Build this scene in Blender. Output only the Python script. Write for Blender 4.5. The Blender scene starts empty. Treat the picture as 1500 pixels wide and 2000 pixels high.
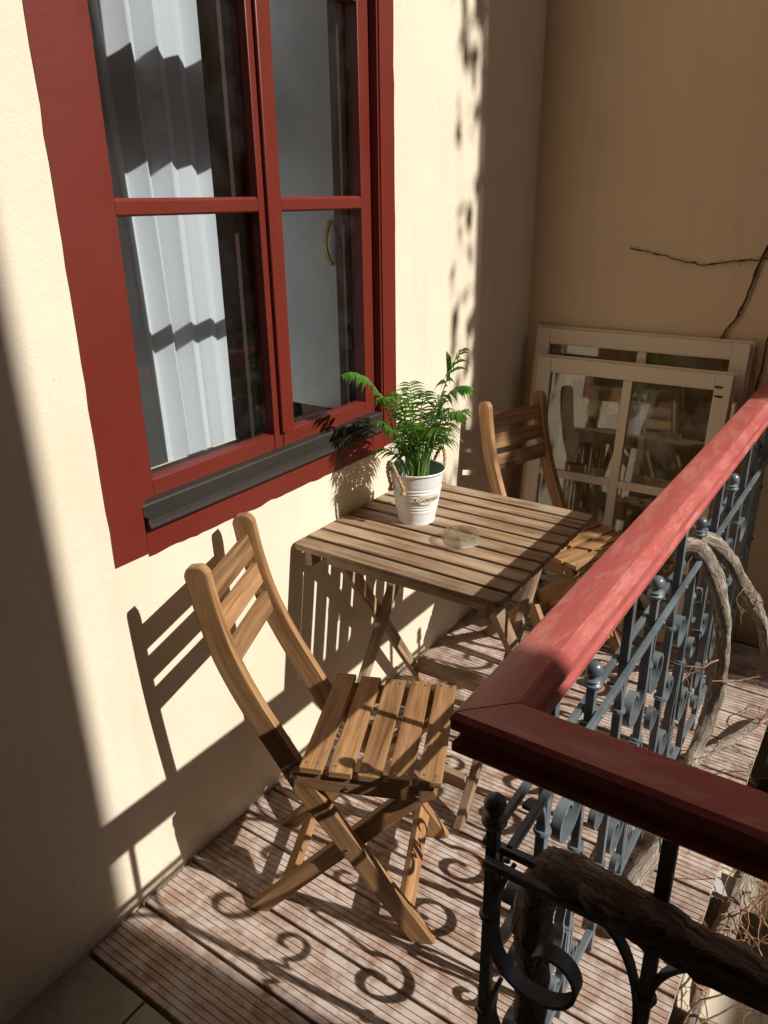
import bpy, bmesh, math, random
from mathutils import Vector, Matrix
random.seed(7)
R = math.radians
scene = bpy.context.scene
COL = scene.collection

# ------------------------------------------------------------------ camera
cam_d = bpy.data.cameras.new('camera')
cam = bpy.data.objects.new('camera', cam_d); COL.objects.link(cam)
r_ = Vector((.828226, .560238, -.013199)); u_ = Vector((-.202225, .32076, .92532)); f_ = Vector((-.522634, .763705, -.378956))
M = Matrix((r_, u_, -f_)).transposed().to_4x4(); M.translation = (1.2045, 0, 1.5)
cam.matrix_world = M
cam_d.sensor_fit = 'HORIZONTAL'; cam_d.sensor_width = 36; cam_d.lens = 35.83
cam_d.clip_start = .02; cam_d.clip_end = 500
scene.camera = cam

# ------------------------------------------------------------------ light
SUN = Vector((1, .125, .785)).normalized()
world = bpy.data.worlds.new('World'); scene.world = world; world.use_nodes = True
nt = world.node_tree
sky = nt.nodes.new('ShaderNodeTexSky'); sky.sky_type = 'NISHITA'; sky.sun_disc = False
sky.sun_elevation = math.asin(SUN.z); sky.sun_rotation = math.atan2(SUN.x, SUN.y)
nt.links.new(sky.outputs[0], nt.nodes['Background'].inputs[0])
nt.nodes['Background'].inputs[1].default_value = .053
sl = bpy.data.lights.new('sun', 'SUN'); sl.energy = 4.8; sl.angle = R(.53); sl.color = (1, .945, .865)
so = bpy.data.objects.new('sun', sl); COL.objects.link(so)
so.rotation_euler = SUN.to_track_quat('Z', 'Y').to_euler(); so.location = (6, 2, 6)
vs = scene.view_settings
vs.view_transform = 'Standard'; vs.look = 'None'; vs.exposure = 0.22; vs.gamma = 1
scene.cycles.use_denoising = True
scene.cycles.max_bounces = 10; scene.cycles.diffuse_bounces = 5; scene.cycles.transparent_max_bounces = 16
scene.cycles.sample_clamp_indirect = 6

# ------------------------------------------------------------------ helpers
class MB:
    def __init__(s): s.v = []; s.f = []; s.uv = []; s.sm = []
    def face(s, idx, uv, smooth=False): s.f.append(idx); s.uv.append(uv); s.sm.append(smooth)
    def box(s, lo, hi, Mx=None, axis=None):
        lo = Vector(lo); hi = Vector(hi); d = hi - lo
        ax = axis if axis is not None else max(range(3), key=lambda i: d[i])
        o = random.random() * 50; b = len(s.v)
        P = [Vector(((lo, hi)[i & 1].x, (lo, hi)[i >> 1 & 1].y, (lo, hi)[i >> 2 & 1].z)) for i in range(8)]
        for p in P: s.v.append(Mx @ p if Mx else p)
        for q in ((0,2,3,1),(4,5,7,6),(0,1,5,4),(2,6,7,3),(0,4,6,2),(1,3,7,5)):
            pts = [P[i] for i in q]
            vary = [a for a in range(3) if max(p[a] for p in pts) - min(p[a] for p in pts) > 1e-9]
            if ax in vary: va = [a for a in vary if a != ax][0]; uv = [(p[ax] + o, p[va] + o * .37) for p in pts]
            else: uv = [(p[vary[0]] * .2 + o, p[vary[1]] + o * .37) for p in pts]
            s.face([b + i for i in q], uv)
        return s
    def beam(s, a, b_, w, t, wdir):
        """rectangular bar from a to b_: w along wdir (made perpendicular), t across"""
        a = Vector(a); b_ = Vector(b_); z = (b_ - a); L = z.length; z = z.normalized()
        x = Vector(wdir); x = (x - z * x.dot(z)).normalized(); y = z.cross(x)
        Mx = Matrix((x, y, z)).transposed().to_4x4(); Mx.translation = a
        return s.box((-w/2, -t/2, 0), (w/2, t/2, L), Mx, 2)
    def strip(s, pts, wax, w, t, ws=None):
        """flat bar swept along a path lying across the axis wax"""
        pts = [Vector(p) for p in pts]; wax = Vector(wax).normalized(); n = len(pts); b = len(s.v); o = random.random() * 50; u = o; us = []
        for i, p in enumerate(pts):
            tg = (pts[min(i+1, n-1)] - pts[max(i-1, 0)]).normalized(); nr = tg.cross(wax).normalized()
            tt = t if ws is None else ws[i]
            if i: u += (p - pts[i-1]).length
            us.append(u)
            for c, e in ((1,1),(-1,1),(-1,-1),(1,-1)): s.v.append(p + wax * (w/2*c) + nr * (tt/2*e))
        for i in range(n-1):
            for k in range(4):
                k2 = (k+1) % 4; dv = w if k % 2 == 0 else t
                s.face([b+4*i+k, b+4*i+k2, b+4*i+4+k2, b+4*i+4+k], [(us[i], k*.1), (us[i], k*.1+dv), (us[i+1], k*.1+dv), (us[i+1], k*.1)], n > 10 and k % 2 == 0)
        s.face([b+3, b+2, b+1, b], [(o, 0), (o, w), (o+t, w), (o+t, 0)])
        e = b + 4*(n-1); s.face([e, e+1, e+2, e+3], [(o, 0), (o, w), (o+t, w), (o+t, 0)])
        return s
    def tube(s, pts, rad, n=8, cap=True):
        pts = [Vector(p) for p in pts]; m = len(pts); b = len(s.v)
        if not hasattr(rad, '__len__'): rad = [rad] * m
        t0 = (pts[1] - pts[0]).normalized(); x = t0.orthogonal().normalized(); u = random.random() * 50; us = []
        for i, p in enumerate(pts):
            tg = (pts[min(i+1, m-1)] - pts[max(i-1, 0)]).normalized()
            x = (x - tg * x.dot(tg)).normalized(); y = tg.cross(x)
            if i: u += (p - pts[i-1]).length
            us.append(u)
            for k in range(n):
                a = 2*math.pi*k/n; s.v.append(p + (x*math.cos(a) + y*math.sin(a)) * rad[i])
        for i in range(m-1):
            for k in range(n):
                k2 = (k+1) % n; c = 6.28 * rad[i] / n
                s.face([b+n*i+k, b+n*i+k2, b+n*i+n+k2, b+n*i+n+k], [(us[i], k*c), (us[i], k*c+c), (us[i+1], k*c+c), (us[i+1], k*c)], True)
        if cap:
            s.face([b+k for k in range(n)][::-1], [(0, 0)]*n); s.face([b+n*(m-1)+k for k in range(n)], [(0, 0)]*n)
        return s
    def lathe(s, prof, c=(0,0,0), n=24, cap=True):
        c = Vector(c); b = len(s.v); m = len(prof)
        for r, z in prof:
            for k in range(n): a = 2*math.pi*k/n; s.v.append(c + Vector((r*math.cos(a), r*math.sin(a), z)))
        for i in range(m-1):
            for k in range(n):
                k2 = (k+1) % n
                s.face([b+n*i+k, b+n*i+k2, b+n*i+n+k2, b+n*i+n+k], [(k/n, prof[i][1]), ((k+1)/n, prof[i][1]), ((k+1)/n, prof[i+1][1]), (k/n, prof[i+1][1])], True)
        if not cap: return s
        if prof[0][0] > 1e-6: s.face([b+k for k in range(n)][::-1], [(0, 0)]*n)
        if prof[-1][0] > 1e-6: s.face([b+n*(m-1)+k for k in range(n)], [(0, 0)]*n)
        return s
    def prism(s, poly, x0, x1, axis=0):
        """2D outline (two other axes, in order) pushed from x0 to x1 along axis"""
        b = len(s.v); n = len(poly); o = random.random() * 50
        def P(x, q):
            return Vector((x, q[0], q[1])) if axis == 0 else Vector((q[0], x, q[1])) if axis == 1 else Vector((q[0], q[1], x))
        per = [0]
        for i in range(n): per.append(per[-1] + math.dist(poly[i], poly[(i+1) % n]))
        for x in (x0, x1):
            for q in poly: s.v.append(P(x, q))
        for i in range(n):
            j = (i+1) % n
            s.face([b+i, b+j, b+n+j, b+n+i], [(x0+o, per[i]+o), (x0+o, per[i+1]+o), (x1+o, per[i+1]+o), (x1+o, per[i]+o)])
        s.face([b+i for i in range(n)][::-1], [(q[0]+o, q[1]) for q in poly][::-1]); s.face([b+n+i for i in range(n)], [(q[0]+o, q[1]) for q in poly])
        return s
    def mesh(s, name, mat, bevel=0, seg=2):
        me = bpy.data.meshes.new(name); me.from_pydata([tuple(p) for p in s.v], [], s.f)
        ul = me.uv_layers.new(name='UVMap'); i = 0
        for q in s.uv:
            for c in q: ul.data[i].uv = c; i += 1
        
        bm = bmesh.new(); bm.from_mesh(me); bmesh.ops.recalc_face_normals(bm, faces=bm.faces)
        if bevel:
            ed = [e for e in bm.edges if len(e.link_faces) == 2 and e.calc_face_angle(0) > R(35)]
            bmesh.ops.bevel(bm, geom=ed, offset=bevel, segments=seg, affect='EDGES', profile=.5)
        bm.to_mesh(me); bm.free()
        me.polygons.foreach_set('use_smooth', [True] * len(me.polygons)); me.set_sharp_from_angle(angle=R(22 if bevel else 50 if any(s.sm) else 24))
        me.materials.append(mat); return me
    def build(s, name, mat, parent=None, bevel=0, seg=2):
        o = bpy.data.objects.new(name, s.mesh(name, mat, bevel, seg)); COL.objects.link(o)
        if parent: o.parent = parent
        return o

def tag(o, label=None, cat=None, group=None, kind=None):
    if label: o['label'] = label
    if cat: o['category'] = cat
    if group: o['group'] = group
    if kind: o['kind'] = kind
    return o
def empty(name, loc=(0,0,0), rz=0):
    e = bpy.data.objects.new(name, None); COL.objects.link(e); e.location = loc; e.rotation_euler = (0, 0, rz); e.empty_display_size = .05
    return e
def copy_tree(o, parent=None):
    c = o.copy(); COL.objects.link(c); c.parent = parent
    for ch in o.children: copy_tree(ch, c)
    return c
def smooth_path(pts, k=6):
    pts = [Vector(p) for p in pts]; out = []
    for i in range(len(pts)-1):
        p0 = pts[max(i-1,0)]; p1 = pts[i]; p2 = pts[i+1]; p3 = pts[min(i+2, len(pts)-1)]
        for j in range(k):
            t = j/k; out.append(.5*((2*p1)+(p2-p0)*t+(2*p0-5*p1+4*p2-p3)*t*t+(3*p1-p0-3*p2+p3)*t**3))
    return out + [pts[-1]]

# ------------------------------------------------------------------ materials
class N:
    """small node-tree wrapper"""
    def __init__(s, name):
        s.m = bpy.data.materials.new(name); s.m.use_nodes = True; s.t = s.m.node_tree; s.b = s.t.nodes['Principled BSDF']; s.out = s.t.nodes['Material Output']
    def n(s, typ, **kw):
        x = s.t.nodes.new(typ)
        for k, v in kw.items():
            if k in x.inputs.keys() if not k.startswith('_') else False: x.inputs[k].default_value = v
            else: setattr(x, k.lstrip('_'), v)
        return x
    def l(s, a, b): s.t.links.new(a, b)
    def noise(s, vec, scale, detail=4, rough=.55, dist=0):
        x = s.n('ShaderNodeTexNoise'); x.inputs['Scale'].default_value = scale; x.inputs['Detail'].default_value = detail; x.inputs['Roughness'].default_value = rough; x.inputs['Distortion'].default_value = dist
        if vec is not None: s.l(vec, x.inputs['Vector'])
        return x.outputs[0]
    def pos(s): return s.n('ShaderNodeNewGeometry').outputs['Position']
    def uv(s): return s.n('ShaderNodeTexCoord').outputs['UV']
    def mapv(s, vec, sc, off=None):
        x = s.n('ShaderNodeMapping'); x.inputs['Scale'].default_value = sc; s.l(vec, x.inputs['Vector'])
        if off is not None: s.l(off, x.inputs['Location'])
        return x.outputs[0]
    def ramp(s, fac, stops):
        x = s.n('ShaderNodeValToRGB'); el = x.color_ramp.elements
        while len(el) < len(stops): el.new(.5)
        for e, (p, c) in zip(el, stops): e.position = p; e.color = (*c, 1) if len(c) == 3 else c
        s.l(fac, x.inputs[0]); return x.outputs[0]
    def mix(s, fac, a, b, mode='MIX'):
        x = s.n('ShaderNodeMix'); x.data_type = 'RGBA'; x.blend_type = mode
        for k, v in ((0, fac), (6, a), (7, b)):
            if hasattr(v, 'links') or isinstance(v, bpy.types.NodeSocket): s.l(v, x.inputs[k])
            else: x.inputs[k].default_value = v if not hasattr(v, '__len__') else (*v, 1)
        return x.outputs[2]
    def math(s, op, a, b=0):
        x = s.n('ShaderNodeMath'); x.operation = op
        for k, v in ((0, a), (1, b)):
            if isinstance(v, bpy.types.NodeSocket): s.l(v, x.inputs[k])
            else: x.inputs[k].default_value = v
        return x.outputs[0]
    def bump(s, h, strength=.3, dist=.002, nrm=None):
        x = s.n('ShaderNodeBump'); x.inputs['Strength'].default_value = strength; x.inputs['Distance'].default_value = dist; s.l(h, x.inputs['Height'])
        if nrm is not None: s.l(nrm, x.inputs['Normal'])
        return x.outputs[0]
    def fin(s, col, rough=.6, nrm=None, spec=.5, metal=0):
        if isinstance(col, bpy.types.NodeSocket): s.l(col, s.b.inputs['Base Color'])
        else: s.b.inputs['Base Color'].default_value = (*col, 1)
        if isinstance(rough, bpy.types.NodeSocket): s.l(rough, s.b.inputs['Roughness'])
        else: s.b.inputs['Roughness'].default_value = rough
        if nrm is not None: s.l(nrm, s.b.inputs['Normal'])
        s.b.inputs['Specular IOR Level'].default_value = spec; s.b.inputs['Metallic'].default_value = metal
        return s.m

def plaster(name, c1, c2, grain=260, stain=(.5, .42, .32)):
    k = N(name); p = k.pos()
    big = k.noise(p, 2.2, 5, .6); fine = k.noise(p, grain, 3, .6); mid = k.noise(p, 45, 4, .65)
    col = k.mix(k.ramp(big, [(.35, (0,0,0)), (.7, (1,1,1))]), c1, c2)
    col = k.mix(k.math('MULTIPLY', k.ramp(mid, [(.62, (0,0,0)), (.78, (1,1,1))]), .12), col, stain)
    runs = k.noise(k.mapv(p, (9, 9, .7)), 1.6, 5, .65)
    col = k.mix(k.math('MULTIPLY', k.ramp(runs, [(.52, (0,0,0)), (.75, (1,1,1))]), .22), col, stain)
    speck = k.ramp(k.noise(p, 130, 2, .5), [(.735, (0,0,0)), (.76, (1,1,1))])
    col = k.mix(k.math('MULTIPLY', speck, .4), col, (.30, .23, .16))
    # dirt along the foot of the wall
    sx = k.n('ShaderNodeSeparateXYZ'); k.l(p, sx.inputs[0])
    low = k.math('SUBTRACT', .07, sx.outputs[2]); low = k.math('ADD', k.math('MULTIPLY', low, 9), k.math('MULTIPLY', k.math('SUBTRACT', mid, .5), 2.2))
    low = k.ramp(low, [(.15, (0,0,0)), (.8, (1,1,1))])
    col = k.mix(k.math('MULTIPLY', low, .45), col, (.36, .29, .22))
    h = k.math('ADD', k.math('MULTIPLY', fine, .5), mid)
    return k.fin(col, .92, k.bump(h, .55, .0026), .2)

def wood(name, dark, mid_, light, grey=None, rough=.5, greyamt=.0):
    k = N(name); uv = k.uv(); oi = k.n('ShaderNodeObjectInfo').outputs['Random']
    off = k.n('ShaderNodeCombineXYZ'); k.l(k.math('MULTIPLY', oi, 37), off.inputs[0]); k.l(k.math('MULTIPLY', oi, 91), off.inputs[1])
    v = k.mapv(uv, (2.2, 38, 1), off.outputs[0])
    g1 = k.noise(v, 1.6, 6, .62, .6)
    v2 = k.mapv(uv, (9, 420, 1), off.outputs[0]); g2 = k.noise(v2, 1.0, 3, .6)
    v3 = k.mapv(uv, (5, 14, 1), off.outputs[0]); g3 = k.noise(v3, 1.0, 3, .5)
    col = k.ramp(g1, [(.28, dark), (.48, mid_), (.68, light)])
    col = k.mix(k.ramp(g2, [(.35, (.75,.75,.75)), (.62, (0,0,0))]), col, k.mix(.55, col, dark))
    tone = k.math('ADD', .78, k.math('MULTIPLY', oi, .44))
    hs = k.n('ShaderNodeHueSaturation'); k.l(tone, hs.inputs['Value']); k.l(col, hs.inputs['Color']); col = hs.outputs[0]
    if grey:
        gm = k.ramp(g3, [(.42, (0,0,0)), (.7, (1,1,1))]); col = k.mix(k.math('MULTIPLY', gm, greyamt), col, grey)
    h = k.math('ADD', k.math('MULTIPLY', g1, .6), k.math('MULTIPLY', g2, .6))
    return k.fin(col, k.math('ADD', rough - .1, k.math('MULTIPLY', g1, .25)), k.bump(h, .25, .0008), .35)

def paint(name, c, c2, rough=.4, chip=(.6, .5, .42), chipamt=1, spec=.5, wear=0):
    k = N(name); p = k.pos(); uv = k.uv()
    n1 = k.noise(k.mapv(uv, (3, 60, 1)), 1.5, 4, .6); n2 = k.noise(p, 70, 4, .7); n3 = k.noise(p, 4, 3, .5)
    col = k.mix(n3, c, c2)
    col = k.mix(k.math('MULTIPLY', n1, .35), col, (c[0]*.7, c[1]*.6, c[2]*.6))
    col = k.mix(k.math('MULTIPLY', k.ramp(n2, [(.735, (0,0,0)), (.75, (1,1,1))]), chipamt), col, chip)
    if wear:
        w1 = k.noise(k.mapv(uv, (7, 28, 1)), 1.3, 6, .72, .8); w2 = k.noise(k.mapv(uv, (30, 260, 1)), 1, 4, .7)
        f = k.ramp(k.math('ADD', k.math('MULTIPLY', w1, .75), k.math('MULTIPLY', w2, .3)), [(.50, (0,0,0)), (.66, (1,1,1))])
        col = k.mix(k.math('MULTIPLY', f, wear), col, (.66, .33, .29))
        sc = k.ramp(k.noise(k.mapv(uv, (16, 420, 1)), 1, 3, .6), [(.70, (0,0,0)), (.74, (1,1,1))])
        col = k.mix(k.math('MULTIPLY', sc, .45), col, (.75, .52, .46))
    return k.fin(col, k.math('ADD', rough - .08, k.math('MULTIPLY', n3, .2)), k.bump(k.math('ADD', n1, k.math('MULTIPLY', n2, .3)), .22, .0009), spec)

m_wall = plaster('cream_plaster', (.735, .635, .485), (.775, .69, .55))
m_back = plaster('ochre_plaster', (.74, .57, .375), (.80, .635, .44), 200)
m_dim = plaster('brown_plaster', (.12, .075, .045), (.155, .10, .062), 200)  # kept dark so the unseen blocks return little light
m_wood = wood('acacia_wood', (.13, .058, .022), (.32, .168, .072), (.48, .285, .13), (.46, .36, .25), rough=.5, greyamt=.10)
m_table = wood('weathered_acacia', (.10, .055, .028), (.27, .165, .092), (.45, .31, .19), (.46, .37, .27), .55, .7)
m_red = paint('red_window_paint', (.135, .0165, .0095), (.165, .022, .0125), .42)
m_rail = paint('red_handrail_paint', (.40, .085, .075), (.48, .12, .108), .36, (.70, .46, .40), .8, .6, .42)
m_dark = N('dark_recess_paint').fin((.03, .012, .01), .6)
m_alu = paint('anodised_sill', (.022, .019, .015), (.036, .031, .025), .5, (.3, .28, .25), .5)
m_steel = N('screw_steel').fin((.5, .47, .43), .35, None, .5, 1)

def mk_iron():
    k = N('painted_iron'); p = k.pos(); a = k.noise(p, 9, 4, .6); b = k.noise(p, 240, 3, .7)
    col = k.ramp(a, [(.3, (.075, .093, .108)), (.7, (.17, .205, .23))])
    col = k.mix(k.math('MULTIPLY', k.ramp(b, [(.66, (0,0,0)), (.72, (1,1,1))]), .55), col, (.30, .31, .31))
    return k.fin(col, .34, k.bump(b, .35, .0012), .7)
m_iron = mk_iron()

def mk_deck():
    k = N('grooved_deck_wood'); p = k.pos(); oi = k.n('ShaderNodeObjectInfo').outputs['Random']; uv = k.uv()
    g = k.noise(k.mapv(uv, (3, 70, 1)), 1.5, 5, .65, .3); spots = k.noise(p, 22, 6, .7, .4); big = k.noise(p, 5.5, 4, .6); fine = k.noise(p, 420, 2, .6)
    col = k.ramp(g, [(.25, (.20, .115, .08)), (.55, (.36, .24, .18)), (.8, (.52, .39, .315))])
    dust = k.ramp(k.math('ADD', k.math('MULTIPLY', spots, .7), k.math('MULTIPLY', big, .45)), [(.50, (0,0,0)), (.66, (1,1,1))])
    col = k.mix(k.math('MULTIPLY', dust, .50), col, (.68, .63, .58))
    col = k.mix(k.math('MULTIPLY', k.ramp(k.noise(p, 95, 5, .75), [(.63, (0,0,0)), (.69, (1,1,1))]), .85), col, (.74, .70, .65))
    hs = k.n('ShaderNodeHueSaturation'); k.l(k.math('ADD', .82, k.math('MULTIPLY', oi, .36)), hs.inputs['Value']); k.l(col, hs.inputs['Color'])
    return k.fin(hs.outputs[0], .62, k.bump(k.math('ADD', k.math('MULTIPLY', fine, .4), g), .35, .001), .35)
m_deck = mk_deck()

def mk_simple(name, c, c2, scale=8, rough=.8, bs=60, bst=.4, bd=.002, spec=.3):
    k = N(name); p = k.pos(); col = k.mix(k.ramp(k.noise(p, scale, 5, .65), [(.3, (0,0,0)), (.7, (1,1,1))]), c, c2)
    return k.fin(col, rough, k.bump(k.noise(p, bs, 5, .65), bst, bd), spec)
m_tile = mk_simple('grey_floor_tile', (.24, .21, .165), (.38, .345, .28), 11, .5, 90, .5, .002)
m_grout = mk_simple('tile_grout', (.50, .42, .31), (.58, .50, .38), 20, .9)
m_ground = mk_simple('courtyard_paving', (.30, .27, .23), (.38, .34, .29), 3)
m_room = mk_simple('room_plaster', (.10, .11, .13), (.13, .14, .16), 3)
m_oldframe = paint('old_cream_paint', (.80, .69, .53), (.86, .76, .60), .5, (.36, .24, .14), .9)
m_soil = mk_simple('potting_soil', (.02, .014, .01), (.05, .035, .022), 60, .95, 200, 1, .004)
m_rope = mk_simple('jute_rope', (.38, .24, .13), (.58, .42, .26), 300, .9, 500, .8, .002)
m_potw = N('white_enamel').fin((.80, .81, .80), .32, None, .5)
m_poti = N('zinc_inside').fin((.42, .50, .51), .3, None, .6)
m_label = N('label_plate').fin((.80, .76, .60), .4)
m_ink = N('label_ink').fin((.22, .18, .10), .6)
m_joist = mk_simple('cream_painted_beam', (.66, .58, .44), (.74, .66, .52), 7, .8, 90)
m_beam = wood('brown_stained_timber', (.10, .035, .015), (.20, .075, .03), (.28, .12, .05), rough=.6)
m_zinc = mk_simple('galvanised_plate', (.42, .43, .42), (.55, .55, .53), 30, .5)
m_brass = N('brass').fin((.45, .28, .10), .35, None, .5, .8)
m_white = N('white_gloss_paint').fin((.56, .59, .61), .45)
def mk_bark():
    k = N('vine_bark'); uv = k.uv(); p = k.pos(); s1 = k.noise(k.mapv(uv, (14, 150, 1)), 1.2, 6, .7, 1.2); s2 = k.noise(p, 60, 5, .7)
    col = k.ramp(s1, [(.3, (.05, .032, .022)), (.48, (.25, .20, .155)), (.64, (.55, .48, .41))])
    return k.fin(col, .9, k.bump(k.math('ADD', s1, k.math('MULTIPLY', s2, .5)), 1.0, .006), .15)
m_bark = mk_bark()
m_twig = mk_simple('dry_twig', (.24, .13, .065), (.42, .26, .15), 50, .85, 300, .5, .001)
m_darktwig = mk_simple('dark_twig', (.045, .022, .012), (.10, .05, .028), 50, .9, 300, .5, .001)

def mk_leaf():
    k = N('palm_leaf'); p = k.pos(); oi = k.noise(p, 30, 3, .5)
    col = k.ramp(oi, [(.3, (.022, .095, .014)), (.52, (.06, .20, .025)), (.72, (.18, .36, .06))])
    k.fin(col, .33, None, .5)
    tr = k.n('ShaderNodeBsdfTranslucent'); k.l(k.mix(.5, col, (.38, .62, .06)), tr.inputs[0])
    mx = k.n('ShaderNodeMixShader'); mx.inputs[0].default_value = .45
    k.l(k.b.outputs[0], mx.inputs[1]); k.l(tr.outputs[0], mx.inputs[2]); k.l(mx.outputs[0], k.out.inputs[0]); return k.m
m_leaf = mk_leaf()
m_stem = mk_simple('palm_stem', (.12, .26, .05), (.22, .36, .09), 40, .5)

def mk_glass(name, tint=(.93, .96, .96), refl=1.0, dirt=.03):
    """thin window glass: clear sheet with Fresnel reflection; dirt sets dust and painted haze"""
    k = N(name); k.t.nodes.remove(k.b)
    tr = k.n('ShaderNodeBsdfTransparent'); tr.inputs[0].default_value = (*tint, 1)
    gl = k.n('ShaderNodeBsdfGlossy'); gl.inputs['Roughness'].default_value = .015
    df = k.n('ShaderNodeBsdfDiffuse'); df.inputs[0].default_value = (.6, .6, .58, 1)
    bf = k.n('ShaderNodeNewGeometry').outputs['Backfacing']; fr = k.n('ShaderNodeFresnel')
    k.l(k.math('ADD', 1.5, k.math('MULTIPLY', bf, 1/1.5 - 1.5)), fr.inputs[0])
    m1 = k.n('ShaderNodeMixShader'); k.l(k.math('MULTIPLY', fr.outputs[0], refl), m1.inputs[0]); k.l(tr.outputs[0], m1.inputs[1]); k.l(gl.outputs[0], m1.inputs[2])
    m2 = k.n('ShaderNodeMixShader'); k.l(k.math('MULTIPLY', k.ramp(k.noise(k.pos(), 9, 5, .7), [(.45, (0,0,0)), (.75, (1,1,1))]), dirt), m2.inputs[0]); k.l(m1.outputs[0], m2.inputs[1]); k.l(df.outputs[0], m2.inputs[2])
    k.l(m2.outputs[0], k.out.inputs[0]); return k.m
m_glass = mk_glass('window_glass', (.975, .985, .985), 1.0, .012)
m_oldglass = mk_glass('old_glass_painted_haze', (.84, .82, .74), 2.4, .28)  # dust veil raised to paint in the milky reflection of the lit wall

def mk_ash():
    k = N('ashtray_glass'); k.t.nodes.remove(k.b)
    g = k.n('ShaderNodeBsdfGlass'); g.inputs['IOR'].default_value = 1.5; g.inputs['Roughness'].default_value = 0; g.inputs[0].default_value = (.97, .99, .98, 1)
    t = k.n('ShaderNodeBsdfTransparent'); mx = k.n('ShaderNodeMixShader'); mx.inputs[0].default_value = .5
    k.l(g.outputs[0], mx.inputs[1]); k.l(t.outputs[0], mx.inputs[2]); k.l(mx.outputs[0], k.out.inputs[0]); return k.m
m_ash = mk_ash()

def mk_curtain():
    k = N('sheer_curtain'); uv = k.uv(); w = k.noise(k.mapv(uv, (500, 60, 1)), 1, 2, .5); b = k.noise(k.mapv(uv, (30, 130, 1)), 1, 2, .5)
    col = k.mix(k.math('MULTIPLY', w, .5), (.86, .92, .98), (.76, .83, .90))
    k.fin(col, .85, k.bump(k.math('ADD', w, b), .4, .001), .1)
    tl = k.n('ShaderNodeBsdfTranslucent'); tl.inputs[0].default_value = (.85, .88, .92, 1); tp = k.n('ShaderNodeBsdfTransparent')
    a = k.n('ShaderNodeMixShader'); a.inputs[0].default_value = .3; k.l(k.b.outputs[0], a.inputs[1]); k.l(tl.outputs[0], a.inputs[2])
    c = k.n('ShaderNodeMixShader'); c.inputs[0].default_value = .08; k.l(a.outputs[0], c.inputs[1]); k.l(tp.outputs[0], c.inputs[2])
    k.l(c.outputs[0], k.out.inputs[0]); return k.m
m_curtain = mk_curtain()

# ================================================================== SETTING
YB = 2.75            # back wall
Y0, Y1, Z0, Z1 = .90, 1.765, .885, 2.62     # window opening in the house wall
w = MB()
w.box((-.30, -4, -3.3), (0, Y0, 9)); w.box((-.30, Y1, -3.3), (0, YB + .3, 9)); w.box((-.30, Y0, -3.3), (0, Y1, Z0)); w.box((-.30, Y0, Z1), (0, Y1, 9))
tag(w.build('house_wall', m_wall), 'sunlit cream plaster house wall around the red window', 'wall')
tag(MB().box((.0, YB, -3.3), (3.4, YB + .3, 9)).build('end_wall', m_back), 'shaded ochre plaster wall behind the leaning window frames', 'wall')
# rest of the courtyard, all outside the frame: taller wings with a low roof between them, added camera-side blocks that hold back sky light
tag(MB().box((4.5, -4, -3.3), (4.9, 1.268, 9)).box((4.5, 1.268, -3.3), (4.9, 4.5, 2.45)).build('courtyard_wall', m_dim), kind='structure')
tag(MB().box((.0, -1.5, 0), (4.5, -1.3, 2.30)).build('wing_blocker_wall', m_dim), kind='structure')  # unseen, added to stop light from behind the camera
tag(MB().box((.0, -4, 2.30), (4.5, .66, 9)).build('wing_blocker_roof', m_dim), kind='structure')  # unseen, added and set low to keep sky light off the near wall
tag(MB().box((-.0, -4, -3.5), (4.9, YB, -3.3)).build('courtyard_ground', m_ground), kind='structure')
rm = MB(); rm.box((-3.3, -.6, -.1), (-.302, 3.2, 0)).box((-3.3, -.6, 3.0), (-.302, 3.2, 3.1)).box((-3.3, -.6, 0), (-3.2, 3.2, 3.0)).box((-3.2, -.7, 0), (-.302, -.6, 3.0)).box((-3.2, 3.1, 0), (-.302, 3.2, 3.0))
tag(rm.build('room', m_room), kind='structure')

# deck of grooved boards laid across the gallery
deck = MB().box((.002, .605, -.16), (1.07, YB - .002, -.034)).build('deck', m_beam); tag(deck, kind='structure')
PITCH, BW = .1483, .1405
prof = [(0, -.028), (0, -.002), (.002, 0)]
ng = 8
for i in range(ng):
    a = .013 + i * .0152
    prof += [(a, 0), (a + .0005, -.0030), (a + .0021, -.0030), (a + .0026, 0)]
prof += [(BW - .002, 0), (BW, -.002), (BW, -.028)]
prof = prof[::-1]
bm_ = MB().prism(prof, .004, 1.083).mesh('board', m_deck)
y = .605
while y + BW < YB + .05:
    b = bpy.data.objects.new('board', bm_); COL.objects.link(b); b.parent = deck
    b.location = (random.uniform(-.002, .003), y, random.uniform(-.0012, .0012)); y += PITCH

# tiled floor on the camera's side
tf = MB().box((.0, -4, -.2), (4.5, .596, -.012)).build('tiled_floor', m_grout); tag(tf, kind='structure')
tm = MB().box((0, 0, -.012), (.296, .296, 0)).mesh('tile', m_tile, .0015)
for i in range(6):
    for j in range(4):
        t = bpy.data.objects.new('tile', tm); COL.objects.link(t); t.parent = tf; t.location = (.004 + i * .3015 - .11, .594 - .296 - j * .3015, random.uniform(-.001, .0005))

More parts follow.
